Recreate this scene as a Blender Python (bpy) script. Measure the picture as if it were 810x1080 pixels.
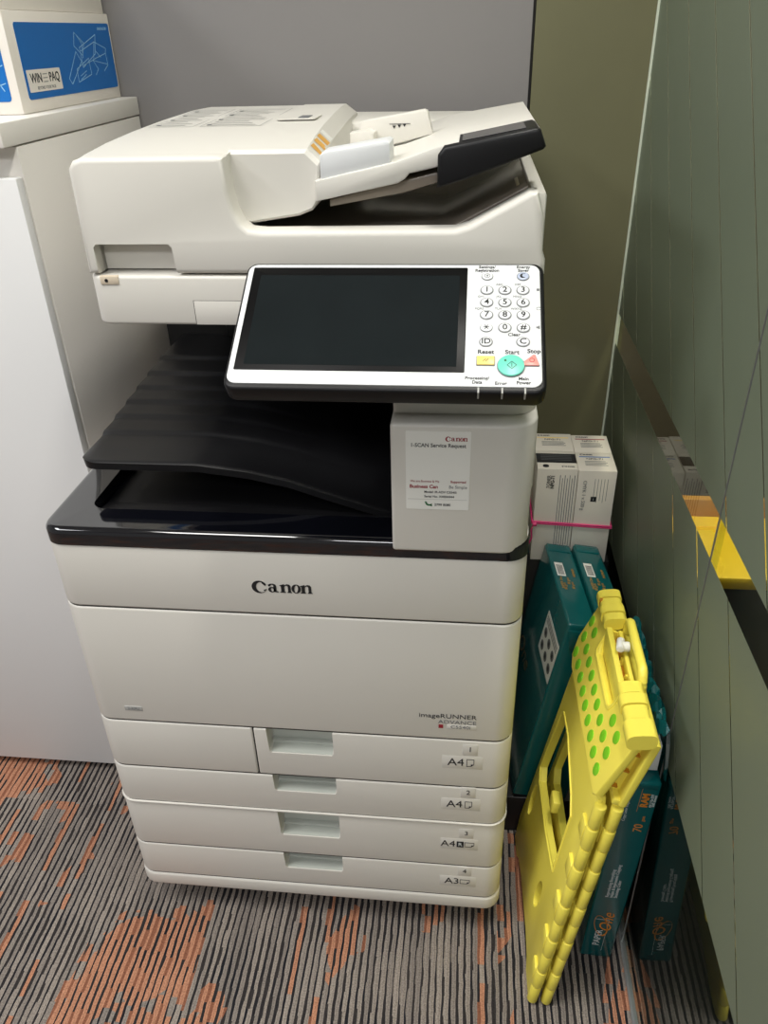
import bpy, bmesh, math, random
from mathutils import Matrix, Vector
random.seed(7)
S = bpy.context.scene
C = S.collection
for o in list(bpy.data.objects):
    bpy.data.objects.remove(o)

# ------------------------------------------------------------------ camera
def cam_axes(yaw, pitch, roll):
    cy, sy, cp, sp = math.cos(yaw), math.sin(yaw), math.cos(pitch), math.sin(pitch)
    f = Vector((sy*cp, cy*cp, -sp)); r = Vector((cy, -sy, 0)); u = r.cross(f)
    c, s = math.cos(roll), math.sin(roll)
    return c*r + s*u, -s*r + c*u, f
r_, u_, f_ = cam_axes(-.1158, .5455, -.0283)
cam = bpy.data.objects.new('camera', bpy.data.cameras.new('camera')); C.objects.link(cam)
cam.matrix_world = Matrix(((r_.x, u_.x, -f_.x, .5379), (r_.y, u_.y, -f_.y, -.7981), (r_.z, u_.z, -f_.z, 1.3277), (0, 0, 0, 1)))
cam.data.sensor_fit = 'VERTICAL'; cam.data.sensor_height = 36
cam.data.lens = 832.4/1080*36; cam.data.clip_start = .02
S.camera = cam
# ------------------------------------------------------------------ light, exposure
w = bpy.data.worlds.new('world'); S.world = w; w.use_nodes = True
w.node_tree.nodes['Background'].inputs[0].default_value = (1, .97, .93, 1)
w.node_tree.nodes['Background'].inputs[1].default_value = .24
def area(name, loc, target, sx, sy, watts, col):
    l = bpy.data.lights.new(name, 'AREA'); l.shape = 'RECTANGLE'; l.size = sx; l.size_y = sy; l.energy = watts; l.color = col
    o = bpy.data.objects.new(name, l); C.objects.link(o); o.location = loc
    o.rotation_euler = (Vector(target)-Vector(loc)).to_track_quat('-Z', 'Y').to_euler()
    return o
area('overhead_light', (-.4, -.65, 2.66), (-.4, -.65, 0), .6, .6, 22, (1, .985, .95))
area('overhead_light', (.72, -.22, 2.66), (.72, -.22, 0), .18, .42, 17, (1, .97, .9))  # extra lamp added over the corridor to brighten the toner boxes
area('overhead_light', (-1.6, -.9, 2.66), (-1.6, -.9, 0), .6, 1.2, 34, (.97, .98, 1))
area('overhead_light', (.5, -2.6, 2.66), (.5, -2.6, 0), 1.2, .6, 42, (.98, .98, 1))  # frontal fill lamp added behind the camera
area('bench_fill_light', (1.2, .2, 2.5), (1.2, .3, 0), .3, .3, 34, (1, .9, .7))  # added lamp that brightens the bench top, no fixture modelled
S.view_settings.view_transform = 'Standard'; S.view_settings.look = 'None'
S.view_settings.gamma = 1; S.view_settings.use_curve_mapping = False
S.view_settings.exposure = 0.0

# ------------------------------------------------------------------ materials
def lin(c):
    return tuple(((x/255)/12.92 if x/255 <= .04045 else ((x/255+.055)/1.055)**2.4) for x in c) + (1,)
MATS = {}
def mat(name, rgb, rough=.5, metal=0, coat=0, spec=.5, noise=0, nscale=8, bump=0, bscale=400, coat_rough=.05, trans=0):
    m = bpy.data.materials.new(name); m.use_nodes = True; nt = m.node_tree; b = nt.nodes['Principled BSDF']
    b.inputs['Base Color'].default_value = lin(rgb); b.inputs['Roughness'].default_value = rough
    b.inputs['Metallic'].default_value = metal; b.inputs['Specular IOR Level'].default_value = spec
    b.inputs['Coat Weight'].default_value = coat; b.inputs['Coat Roughness'].default_value = coat_rough
    tc = nt.nodes.new('ShaderNodeTexCoord')
    if noise:
        n = nt.nodes.new('ShaderNodeTexNoise'); n.inputs['Scale'].default_value = nscale; n.inputs['Detail'].default_value = 4
        nt.links.new(tc.outputs['Object'], n.inputs['Vector'])
        mx = nt.nodes.new('ShaderNodeMix'); mx.data_type = 'RGBA'
        c = lin(rgb)
        mx.inputs['A'].default_value = tuple(x*(1-noise) for x in c[:3])+(1,); mx.inputs['B'].default_value = tuple(min(1, x*(1+noise)) for x in c[:3])+(1,)
        nt.links.new(n.outputs['Fac'], mx.inputs['Factor']); nt.links.new(mx.outputs['Result'], b.inputs['Base Color'])
    if bump:
        n = nt.nodes.new('ShaderNodeTexNoise'); n.inputs['Scale'].default_value = bscale; n.inputs['Detail'].default_value = 2
        nt.links.new(tc.outputs['Object'], n.inputs['Vector'])
        bp = nt.nodes.new('ShaderNodeBump'); bp.inputs['Strength'].default_value = bump; bp.inputs['Distance'].default_value = .001
        nt.links.new(n.outputs['Fac'], bp.inputs['Height']); nt.links.new(bp.outputs['Normal'], b.inputs['Normal'])
    MATS[name] = m
    return m
mat('white_plastic', (218, 215, 207), .42, noise=.02, bump=.05, bscale=900)
mat('panel_white', (222, 224, 225), .45)
mat('beige_plastic', (214, 200, 178), .45)
mat('pocket_shade', (188, 192, 184), .45)  # drawer pocket liner; recess shade put into the colour
mat('black_plastic', (20, 20, 22), .42, spec=.3, bump=.1, bscale=1200)
mat('tray_black', (21, 21, 23), .34, spec=.4, bump=.15, bscale=1500)
mat('gloss_black', (10, 11, 17), .08, coat=1)
mat('deep_black', (9, 9, 10), .7)
mat('screen_glass', (24, 29, 31), .12, noise=.2, nscale=20, spec=.25)
mat('bezel_black', (11, 11, 12), .35, spec=.12)
mat('smoke_tray', (152, 142, 130), .22)
mat('seam_dark', (60, 58, 54), .7)
mat('key_edge', (120, 122, 124), .5)
mat('key_white', (232, 234, 235), .35)
mat('ink', (26, 27, 30), .6)
mat('ink_grey', (110, 112, 114), .6)
mat('ink_lightgrey', (176, 176, 172), .6)
mat('ink_red', (150, 30, 45), .6)
mat('ink_green', (40, 110, 60), .6)
mat('ink_brown', (84, 70, 44), .5)
mat('ink_white', (222, 228, 228), .5)
mat('ink_gold', (190, 140, 50), .5)
mat('ink_orange', (222, 140, 40), .5)
mat('start_green', (110, 214, 190), .35)
mat('stop_red', (250, 150, 140), .35)
mat('reset_yellow', (250, 220, 120), .35)
mat('energy_blue', (176, 186, 208), .35)
mat('sticker_white', (240, 240, 234), .35)
mat('orange_label', (222, 168, 78), .5)
mat('cabinet_white', (232, 228, 222), .45, noise=.015)
mat('cabinet_door', (226, 226, 226), .45)
mat('carton_white', (232, 226, 218), .6, noise=.03, nscale=20)
mat('carton_blue', (0, 104, 184), .45)
mat('carton_line', (150, 196, 226), .5)
mat('carton_black', (16, 16, 19), .45)
mat('teal_wrap', (8, 90, 92), .22, coat=.35, coat_rough=.12, noise=.12, nscale=14, bump=.5, bscale=45)
mat('teal_wrap_dark', (10, 84, 86), .22, coat=.3, coat_rough=.12, noise=.15, nscale=10, bump=.4, bscale=50)
mat('toner_white', (226, 220, 208), .5, noise=.02)
mat('toner_black', (30, 30, 34), .5)
mat('pink_string', (214, 60, 120), .5)
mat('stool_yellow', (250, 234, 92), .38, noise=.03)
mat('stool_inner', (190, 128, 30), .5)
mat('dot_green', (124, 206, 30), .5)
mat('grey_wall', (128, 125, 124), .6, noise=.02, nscale=3)
mat('dark_gap', (28, 26, 24), .7)
mat('green_panel', (112, 110, 84), .22, noise=.1, nscale=5, coat=.4, coat_rough=.18)
mat('seal_highlight', (206, 214, 196), .3)
mat('brown_wall', (96, 84, 74), .7)
mat('ceiling_white', (225, 225, 222), .8)
mat('aluminium', (176, 178, 180), .35, metal=.8)
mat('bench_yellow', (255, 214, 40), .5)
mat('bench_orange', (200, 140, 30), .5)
mat('bench_black', (24, 23, 26), .5)
mat('folder_yellow', (230, 200, 60), .5)
mat('sheet_blue', (190, 212, 230), .5)

def glass_mat():
    m = bpy.data.materials.new('clear_glass'); m.use_nodes = True; nt = m.node_tree; nt.nodes.clear()
    out = nt.nodes.new('ShaderNodeOutputMaterial'); mx = nt.nodes.new('ShaderNodeMixShader')
    tr = nt.nodes.new('ShaderNodeBsdfTransparent'); tr.inputs[0].default_value = (.86, .9, .87, 1)
    gl = nt.nodes.new('ShaderNodeBsdfGlossy'); gl.inputs['Roughness'].default_value = .015; gl.inputs[0].default_value = (.95, 1, .97, 1)
    fr = nt.nodes.new('ShaderNodeFresnel'); fr.inputs[0].default_value = 1.52
    ge = nt.nodes.new('ShaderNodeNewGeometry'); mu = nt.nodes.new('ShaderNodeMath'); mu.operation = 'MULTIPLY'; iv = nt.nodes.new('ShaderNodeMath'); iv.operation = 'SUBTRACT'; iv.inputs[0].default_value = 1
    nt.links.new(ge.outputs['Backfacing'], iv.inputs[1]); nt.links.new(iv.outputs[0], mu.inputs[0]); nt.links.new(fr.outputs[0], mu.inputs[1])
    nt.links.new(mu.outputs[0], mx.inputs[0]); nt.links.new(tr.outputs[0], mx.inputs[1]); nt.links.new(gl.outputs[0], mx.inputs[2])
    nt.links.new(mx.outputs[0], out.inputs[0]); MATS['clear_glass'] = m
glass_mat()
def film_mat():
    m = bpy.data.materials.new('frosted_film'); m.use_nodes = True; nt = m.node_tree; b = nt.nodes['Principled BSDF']
    b.inputs['Base Color'].default_value = lin((138, 149, 128)); b.inputs['Roughness'].default_value = .42
    tl = nt.nodes.new('ShaderNodeBsdfTranslucent'); tl.inputs[0].default_value = lin((150, 158, 130))
    mx = nt.nodes.new('ShaderNodeMixShader'); mx.inputs[0].default_value = .25
    nt.links.new(b.outputs[0], mx.inputs[1]); nt.links.new(tl.outputs[0], mx.inputs[2])
    nt.links.new(mx.outputs[0], nt.nodes['Material Output'].inputs[0]); MATS['frosted_film'] = m
film_mat()
def carpet_mat():
    m = bpy.data.materials.new('carpet'); m.use_nodes = True; nt = m.node_tree; N = nt.nodes; L = nt.links
    b = N['Principled BSDF']; b.inputs['Roughness'].default_value = .95; b.inputs['Specular IOR Level'].default_value = .1
    geo = N.new('ShaderNodeNewGeometry'); sx = N.new('ShaderNodeSeparateXYZ'); L.new(geo.outputs['Position'], sx.inputs[0])
    def mth(op, a, bb=None, c=None):
        n = N.new('ShaderNodeMath'); n.operation = op
        for i, v in enumerate((a, bb, c)):
            if v is None: continue
            if isinstance(v, (int, float)): n.inputs[i].default_value = v
            else: L.new(v, n.inputs[i])
        return n.outputs[0]
    def white(*v):
        cb = N.new('ShaderNodeCombineXYZ')
        for i, x in enumerate(v):
            if isinstance(x, (int, float)): cb.inputs[i].default_value = x
            else: L.new(x, cb.inputs[i])
        wn = N.new('ShaderNodeTexWhiteNoise'); wn.noise_dimensions = '3D'; L.new(cb.outputs[0], wn.inputs['Vector']); return wn.outputs['Value']
    def noise(x, y, z, scale, det=2):
        cb = N.new('ShaderNodeCombineXYZ')
        for i, v in enumerate((x, y, z)):
            if isinstance(v, (int, float)): cb.inputs[i].default_value = v
            else: L.new(v, cb.inputs[i])
        n = N.new('ShaderNodeTexNoise'); n.inputs['Scale'].default_value = scale; n.inputs['Detail'].default_value = det
        L.new(cb.outputs[0], n.inputs['Vector']); return n.outputs['Fac']
    X, Y = sx.outputs['X'], sx.outputs['Y']
    tile = mth('ADD', mth('FLOOR', mth('DIVIDE', mth('SUBTRACT', Y, .2), .5)), mth('MULTIPLY', mth('FLOOR', mth('DIVIDE', mth('SUBTRACT', X, .12), .5)), 7.3))
    wob = mth('MULTIPLY', mth('SUBTRACT', noise(mth('MULTIPLY', X, 60), mth('MULTIPLY', Y, 30), 0, 1, 1), .5), .0035)
    u = mth('DIVIDE', mth('ADD', X, wob), .0115)
    rib = mth('FLOOR', u); fr = mth('FRACT', u)
    rr = white(rib, tile, 3)
    seg = mth('FLOOR', mth('DIVIDE', mth('ADD', Y, mth('MULTIPLY', rr, .3)), .030))
    rnd = white(rib, seg, 5); rnd2 = white(rib, tile, 11)
    duty = mth('ADD', .40, mth('MULTIPLY', mth('SUBTRACT', noise(X, Y, tile, 7), .5), .9))
    duty = mth('ADD', duty, mth('MULTIPLY', mth('SUBTRACT', rnd, .5), .22))
    dark = mth('LESS_THAN', fr, duty)
    # orange patches: sheared low frequency noise, separate in each carpet tile
    sh = mth('ADD', X, mth('MULTIPLY', Y, -.55))
    om = noise(mth('MULTIPLY', sh, 1.0), mth('MULTIPLY', mth('ADD', X, mth('MULTIPLY', Y, .8)), .45), mth('ADD', mth('MULTIPLY', tile, 1.7), 4.4), 6, 1)
    def blob(cx, cy, rx, ry, k):
        dx = mth('SUBTRACT', mth('SUBTRACT', X, cx), mth('MULTIPLY', mth('SUBTRACT', Y, cy), k)); dy = mth('SUBTRACT', Y, cy)
        d = mth('ADD', mth('ABSOLUTE', mth('DIVIDE', dx, rx)), mth('ABSOLUTE', mth('DIVIDE', dy, ry)))
        return mth('MULTIPLY', mth('MAXIMUM', mth('SUBTRACT', 1.25, d), 0), .28)
    for a_ in ((.03, -.07, .12, .22, .75), (.355, -.05, .05, .10, .1), (-.40, .24, .12, .12, .6)): om = mth('ADD', om, blob(*a_))
    om = mth('ADD', om, mth('MULTIPLY', mth('SUBTRACT', rnd, .5), .15))
    orange = mth('GREATER_THAN', om, .635)
    stripe_or = mth('MULTIPLY', mth('GREATER_THAN', rnd2, .90), mth('GREATER_THAN', rnd, .3))
    orange = mth('MAXIMUM', orange, stripe_or)
    def mix(f, a, bb):
        n = N.new('ShaderNodeMix'); n.data_type = 'RGBA'
        if isinstance(f, (int, float)): n.inputs['Factor'].default_value = f
        else: L.new(f, n.inputs['Factor'])
        for k, v in (('A', a), ('B', bb)):
            if isinstance(v, tuple): n.inputs[k].default_value = v
            else: L.new(v, n.inputs[k])
        return n.outputs['Result']
    lightc = mix(rnd2, lin((142, 133, 126)), lin((168, 157, 147)))
    lightc = mix(orange, lightc, lin((198, 142, 113)))
    darkc = mix(rnd, lin((36, 38, 44)), lin((64, 60, 59)))
    darkc = mix(mth('MULTIPLY', orange, mth('GREATER_THAN', rnd, .72)), darkc, lin((150, 100, 78)))
    col = mix(dark, lightc, darkc)
    fine = N.new('ShaderNodeTexNoise'); fine.inputs['Scale'].default_value = 420; L.new(geo.outputs['Position'], fine.inputs['Vector'])
    fm = N.new('ShaderNodeMix'); fm.data_type = 'RGBA'; fm.blend_type = 'MULTIPLY'; fm.inputs['Factor'].default_value = .75
    L.new(col, fm.inputs['A']); cr = N.new('ShaderNodeValToRGB'); cr.color_ramp.elements[0].position = .3; cr.color_ramp.elements[0].color = (.45, .45, .45, 1); cr.color_ramp.elements[1].position = .62
    L.new(fine.outputs['Fac'], cr.inputs[0]); L.new(cr.outputs[0], fm.inputs['B'])
    L.new(fm.outputs['Result'], b.inputs['Base Color'])
    bp = N.new('ShaderNodeBump'); bp.inputs['Strength'].default_value = .7; bp.inputs['Distance'].default_value = .003
    hgt = mth('ADD', mth('MULTIPLY', mth('SINE', mth('MULTIPLY', fr, 12.566)), .3), fine.outputs['Fac'])
    L.new(hgt, bp.inputs['Height']); L.new(bp.outputs['Normal'], b.inputs['Normal'])
    MATS['carpet'] = m
carpet_mat()

# ------------------------------------------------------------------ mesh helpers
class B:
    """collects shapes into one mesh object"""
    def __init__(s, org=(0, 0, 0), M=None):
        s.v = []; s.f = []; s.m = []; s.mats = []; s.org = Vector(org); s.M = M or Matrix.Identity(4)
    def mi(s, name):
        if name not in s.mats: s.mats.append(name)
        return s.mats.index(name)
    def add(s, verts, faces, m, M=None):
        M = s.M @ M if M is not None else s.M
        k = len(s.v); s.v += [M @ Vector(v) for v in verts]
        i = s.mi(m)
        for f in faces: s.f.append([k+a for a in f]); s.m.append(i)
        return s
    def bm(s, bm, m, M=None):
        bm.verts.index_update()
        s.add([v.co.copy() for v in bm.verts], [[v.index for v in f.verts] for f in bm.faces], m, M); bm.free(); return s
    def box(s, x0, x1, y0, y1, z0, z1, m, bev=0, seg=2, M=None):
        bm = bmesh.new(); bmesh.ops.create_cube(bm, size=1)
        for v in bm.verts: v.co = Vector(((x0+x1)/2+v.co.x*(x1-x0), (y0+y1)/2+v.co.y*(y1-y0), (z0+z1)/2+v.co.z*(z1-z0)))
        if bev: bmesh.ops.bevel(bm, geom=bm.edges[:], offset=bev, segments=seg, profile=.5, affect='EDGES', clamp_overlap=True)
        return s.bm(bm, m, M)
    def prism(s, pts, ax, a, b, m, bev=0, seg=2, M=None, ends='ab'):
        mk = {'z': lambda p, t: (p[0], p[1], t), 'y': lambda p, t: (p[0], t, p[1]), 'x': lambda p, t: (t, p[0], p[1])}[ax]
        bm = bmesh.new(); n = len(pts)
        va = [bm.verts.new(mk(p, a)) for p in pts]; vb = [bm.verts.new(mk(p, b)) for p in pts]
        fa = bm.faces.new(va[::-1]); fb = bm.faces.new(vb)
        for i in range(n): bm.faces.new((va[i], va[(i+1) % n], vb[(i+1) % n], vb[i]))
        bmesh.ops.recalc_face_normals(bm, faces=bm.faces[:])
        if bev:
            es = (list(fa.edges) if 'a' in ends else []) + (list(fb.edges) if 'b' in ends else [])
            bmesh.ops.bevel(bm, geom=es, offset=bev, segments=seg, profile=.5, affect='EDGES', clamp_overlap=True)
        return s.bm(bm, m, M)
    def loft(s, loops, m, M=None):
        n = len(loops[0]); bm = bmesh.new(); vs = [[bm.verts.new(p) for p in l] for l in loops]
        for a, b in zip(vs, vs[1:]):
            for i in range(n): bm.faces.new((a[i], a[(i+1) % n], b[(i+1) % n], b[i]))
        bm.faces.new(vs[0][::-1]); bm.faces.new(vs[-1])
        bmesh.ops.recalc_face_normals(bm, faces=bm.faces[:])
        return s.bm(bm, m, M)
    def cyl(s, p, q, r, m, n=20, r2=None, bev=0, M=None):
        p, q = Vector(p), Vector(q); d = q-p; bm = bmesh.new()
        bmesh.ops.create_cone(bm, cap_ends=True, segments=n, radius1=r, radius2=r if r2 is None else r2, depth=d.length)
        if bev: bmesh.ops.bevel(bm, geom=[e for e in bm.edges if abs(e.verts[0].co.z-e.verts[1].co.z) < 1e-7], offset=bev, segments=2, profile=.5, affect='EDGES')
        bmesh.ops.transform(bm, matrix=Matrix.Translation((p+q)/2) @ d.to_track_quat('Z', 'Y').to_matrix().to_4x4(), verts=bm.verts)
        return s.bm(bm, m, M)
    def tube(s, pts, r, m, n=10, M=None):
        pts = [Vector(p) for p in pts]; loops = []
        up = Vector((0.13, .21, .97))
        for i, p in enumerate(pts):
            t = (pts[min(i+1, len(pts)-1)]-pts[max(i-1, 0)]).normalized(); a = t.cross(up).normalized(); b = t.cross(a)
            loops.append([p+r*(math.cos(2*math.pi*k/n)*a+math.sin(2*math.pi*k/n)*b) for k in range(n)])
        return s.loft(loops, m, M)
    def poly2d(s, splines, m, M, ext=.00012):
        cu = bpy.data.curves.new('c', 'CURVE'); cu.dimensions = '2D'; cu.fill_mode = 'BOTH'; cu.extrude = ext
        for pts in splines:
            sp = cu.splines.new('POLY'); sp.points.add(len(pts)-1); sp.use_cyclic_u = True
            for q, p in zip(sp.points, pts): q.co = (p[0], p[1], 0, 1)
        return s._curve(cu, m, M)
    def _curve(s, cu, m, M):
        ob = bpy.data.objects.new('c', cu); me = bpy.data.meshes.new_from_object(ob)
        s.add([v.co.copy() for v in me.vertices], [list(p.vertices) for p in me.polygons], m, M)
        bpy.data.objects.remove(ob); bpy.data.curves.remove(cu); bpy.data.meshes.remove(me); return s
    def text(s, t, size, loc, xd, yd, m, align='CENTER', sx=1, shear=0, ext=.00012, bold=0):
        cu = bpy.data.curves.new('t', 'FONT'); cu.body = t; cu.size = size; cu.align_x = align; cu.align_y = 'CENTER'; cu.extrude = ext; cu.shear = shear; cu.offset = bold; cu.resolution_u = 3
        return s._curve(cu, m, frame(loc, xd, yd) @ Matrix.Diagonal((sx, 1, 1, 1)))
    def build(s, name, parent=None, angle=35, loc=None):
        me = bpy.data.meshes.new(name); me.from_pydata([v-s.org for v in s.v], [], s.f)
        for k in s.mats: me.materials.append(MATS[k])
        me.polygons.foreach_set('material_index', s.m); me.polygons.foreach_set('use_smooth', [True]*len(s.f))
        me.update(); me.set_sharp_from_angle(angle=math.radians(angle))
        o = bpy.data.objects.new(name, me); C.objects.link(o)
        if parent: o.parent = parent
        else: o.location = s.org
        return o
def frame(loc, xd, yd):
    x = Vector(xd).normalized(); y = Vector(yd); y = (y-x*y.dot(x)).normalized(); z = x.cross(y); l = Vector(loc)
    return Matrix(((x.x, y.x, z.x, l.x), (x.y, y.y, z.y, l.y), (x.z, y.z, z.z, l.z), (0, 0, 0, 1)))
def rrect(x0, x1, y0, y1, r, n=6):
    """rounded rectangle; r = one radius or four (x0y0, x1y0, x1y1, x0y1)"""
    if not isinstance(r, (tuple, list)): r = (r,)*4
    out = []
    for (cx, cy, a0), q in zip(((x0, y0, 180), (x1, y0, 270), (x1, y1, 0), (x0, y1, 90)), r):
        sx = 1 if cx == x0 else -1; sy = 1 if cy == y0 else -1
        if q <= 0: out.append((cx, cy)); continue
        for k in range(n+1):
            a = math.radians(a0+90*k/n); out.append((cx+sx*q+q*math.cos(a), cy+sy*q+q*math.sin(a)))
    return out
def ellipse(cx, cy, rx, ry, n=32, rot=0, a0=0, a1=360):
    out = []
    for k in range(n if a1-a0 >= 360 else n+1):
        a = math.radians(a0+(a1-a0)*k/n); x, y = rx*math.cos(a), ry*math.sin(a)
        out.append((cx+x*math.cos(rot)-y*math.sin(rot), cy+x*math.sin(rot)+y*math.cos(rot)))
    return out
def cut(o, cutters):
    """subtract shapes (B collectors in the same coordinates as o) from a part"""
    for c in cutters:
        co = c.build('cutter')
        co.matrix_world = o.matrix_world if o.parent is None else Matrix.Translation(o.parent.location)
        md = o.modifiers.new('b', 'BOOLEAN'); md.object = co; md.operation = 'DIFFERENCE'; md.solver = 'EXACT'
        bpy.context.view_layer.update()
        me = bpy.data.meshes.new_from_object(o.evaluated_get(bpy.context.evaluated_depsgraph_get()))
        old = o.data; o.modifiers.remove(md); o.data = me; me.name = o.name
        me.polygons.foreach_set('use_smooth', [True]*len(me.polygons)); me.set_sharp_from_angle(angle=math.radians(35))
        bpy.data.meshes.remove(old); bpy.data.objects.remove(co)
def thing(name, label, cat, loc=(0, 0, 0), rot=(0, 0, 0), group=None):
    o = bpy.data.objects.new(name, None); C.objects.link(o); o.empty_display_size = .05
    o.location = loc; o.rotation_euler = rot
    return tag(o, label, cat, group)
def tag(o, label, cat, group=None):
    o['label'] = label; o['category'] = cat
    if group: o['group'] = group
    return o
def struct(o):
    o['kind'] = 'structure'; return o
def lab(o, t): o['label'] = t; return o
X, Y, Z = (1, 0, 0), (0, 1, 0), (0, 0, 1)

# ================================================================== the setting
WX = .83          # plane of the glass wall
WY = .76          # back wall
struct(B().box(-2.6, 2.6, -3.2, WY+.1, -.04, 0, 'carpet').build('floor'))
struct(B().box(-2.6, 2.6, -3.2, WY+.1, 2.7, 2.74, 'ceiling_white').build('ceiling'))
wb = B(); wb.box(-2.6, .6275, WY, WY+.1, 0, 2.7, 'grey_wall'); wall_back = struct(wb.build('wall_back'))
g = B(); g.box(.6275, .6325, WY+.008, WY+.1, 0, 2.7, 'dark_gap'); g.build('shadow_gap', wall_back)
g = B(); g.box(.6325, WX+.012, WY, WY+.1, 0, 2.7, 'green_panel'); lab(g.build('green_panel', wall_back), 'glossy olive green panel at the right of the grey wall')
struct(B().box(2.5, 2.6, -3.2, WY+.1, 0, 2.7, 'brown_wall').build('wall_right_outer'))
struct(B().box(WX+.012, 2.5, WY, WY+.1, 0, 2.7, 'brown_wall').build('wall_back_side'))
# glass wall: two panes, film in slanted strips, floor track
wr = struct(bpy.data.objects.new('wall_right', None)); C.objects.link(wr)
for a, b_ in ((.0015, WY-.003), (-1.6, -.0015)):
    B().box(WX, WX+.010, a, b_, .004, 2.7, 'clear_glass').build('glass_pane', wr)
B().box(WX-.0012, WX+.0006, -.0006, .0006, .004, 2.7, 'aluminium').build('pane_joint', wr)
B().box(WX-.004, WX+.004, WY-.004, WY-.001, .004, 2.7, 'seal_highlight').build('corner_seal', wr)  # pale corner seal, its highlight put into the colour
B().box(WX-.004, WX+.005, -1.6, WY, 0, .004, 'aluminium').build('floor_track', wr)
lab(B().box(WX+.016, WX+.022, -1.6, WY-.004, 0, .45, 'deep_black').build('dark_backing', wr), 'added dark backing behind the clear foot of the glass')  # added sheet that blacks out the view so reflections stand out
struct(B().box(WX+.012, 2.5, -1.7, -1.6, 0, 2.7, 'brown_wall').build('side_light_blocker'))  # added unseen wall, keeps stray light out of the side room
fb = B()
SL = 1.17
def clip(poly, f):
    out = []
    for i, p in enumerate(poly):
        q = poly[(i+1) % len(poly)]; a, b_ = f(p), f(q)
        if a >= 0: out.append(p)
        if a*b_ < 0: t = a/(a-b_); out.append((p[0]+t*(q[0]-p[0]), p[1]+t*(q[1]-p[1])))
    return out
for k in range(-14, 16):
    y0, y1 = .078+.1455*k+.0018, .078+.1455*(k+1)-.0018
    for z0, z1 in ((.456, .789), (.848, 2.6)):
        pg = [(y0+(z0-.8)/SL, z0), (y1+(z0-.8)/SL, z0), (y1+(z1-.8)/SL, z1), (y0+(z1-.8)/SL, z1)]
        for a, b_ in ((.002, WY-.004), (-1.6, -.002)):
            p2 = clip(clip(pg, lambda p: p[0]-a), lambda p: b_-p[0])
            if len(p2) >= 3: fb.prism(p2, 'x', WX-.00026, WX-.0002, 'frosted_film')
lab(fb.build('frosted_film', wr), 'frosted green film in slanted strips on the glass')

# ------------------------------------------------------------------ beyond the glass
t = thing('storage_bench', 'bright yellow topped black bench seen through the clear band of the glass wall', 'bench', (1.3, .33, 0))
B(t.location).box(.9, 1.7, .235, .41, 0, .578, 'bench_black', .004).build('bench_body', t)
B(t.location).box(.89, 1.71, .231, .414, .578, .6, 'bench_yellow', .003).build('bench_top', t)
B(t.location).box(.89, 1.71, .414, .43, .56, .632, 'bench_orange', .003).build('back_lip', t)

# ------------------------------------------------------------------ cabinet at the left
L = (-.4, .52, 0)
t = thing('cabinet', 'white low cabinet with thick top slab standing left of the printer', 'cabinet', L)
B(L).box(-.72, -.0715, .304, .755, .03, 1.209, 'cabinet_white', .0015).build('carcass', t)
B(L).box(-.74, -.0706, .270, .757, 1.211, 1.240, 'cabinet_white', .0015).build('top_slab', t)
d = B(L); d.box(-.715, -.0725, .283, .301, .024, 1.172, 'cabinet_door', .0012)
B(L); d.build('door', t)
B(L).box(-.71, -.08, .33, .74, 0, .03, 'deep_black').build('plinth', t)

# cartons on the cabinet
def blue_panel(bd, y0, y1, z0, z1, x, full=True):
    bd.prism(rrect(y0, y1, z0, z1, .006), 'x', x, x+.0006, 'carton_blue')
L = (-.24, .57, 1.2405)
t = thing('carton', 'white carton with blue printed panels on the cabinet top', 'box', L)
b = B(L); b.box(-.38, -.1, .397, .757, 1.2405, 1.367, 'carton_white', .0015); b.build('box_body', t)
b = B(L); b.prism(rrect(.422, .75, 1.257, 1.353, .005), 'x', -.1, -.0993, 'carton_blue')
def line(bd, p, q, wd=.0009):
    (y0, z0), (y1, z1) = p, q; l = math.hypot(y1-y0, z1-z0) or 1; a, c = -(z1-z0)/l*wd/2, (y1-y0)/l*wd/2
    bd.prism([(y0+a, z0+c), (y1+a, z1+c), (y1-a, z1-c), (y0-a, z0-c)], 'x', -.0994, -.0991, 'carton_line')
def px2(x, y):   # panel drawing, from proportions of the printed face
    return .422+(x-75)/(690-75)*.328 - (y-140)*.00013, 1.353-(y-140)/(470)*.096+(x-75)*.00001
for pl in ([(445, 220), (520, 300), (515, 380), (450, 310), (445, 220)], [(490, 325), (600, 245), (610, 380), (525, 465), (490, 325)], [(500, 350), (595, 295), (690, 350), (690, 385), (595, 420)],
           [(465, 350), (430, 525), (455, 565), (510, 420), (465, 350)], [(480, 470), (560, 405), (590, 520), (500, 560), (480, 470)], [(595, 425), (710, 465)], [(595, 425), (640, 490), (625, 530)],
           [(690, 385), (715, 470), (690, 510)], [(510, 520), (550, 490)], [(515, 545), (550, 515)], [(610, 360), (655, 410)], [(595, 300), (600, 420), (525, 450)], [(455, 230), (505, 300), (520, 400)]):
    for p, q in zip(pl, pl[1:]): line(b, px2(*p), px2(*q))
b.text('INNOVATOR', .0062, (-.0992, .72, 1.345), Y, Z, 'carton_line')
lab(b.build('printed_panel', t), 'blue panel with white outline drawing')
b = B(L); b.prism(rrect(.428, .533, 1.266, 1.2945, .002), 'x', -.0993, -.0988, 'carton_white')
b.text('WIN', .017, (-.0987, .4535, 1.283), Y, Z, 'ink', sx=1.0, bold=.0003); b.text('PAQ', .017, (-.0987, .5105, 1.283), Y, Z, 'ink', sx=1.0, bold=.0003)
for q in range(3): b.box(-.0988, -.0986, .4745, .4885, 1.2775+q*.005, 1.2785+q*.005, 'ink_grey')
b.text('BEYOND YOUR PAGE', .006, (-.0987, .481, 1.2705), Y, Z, 'ink_grey')
lab(b.build('brand_label', t), 'white brand label')
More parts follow.
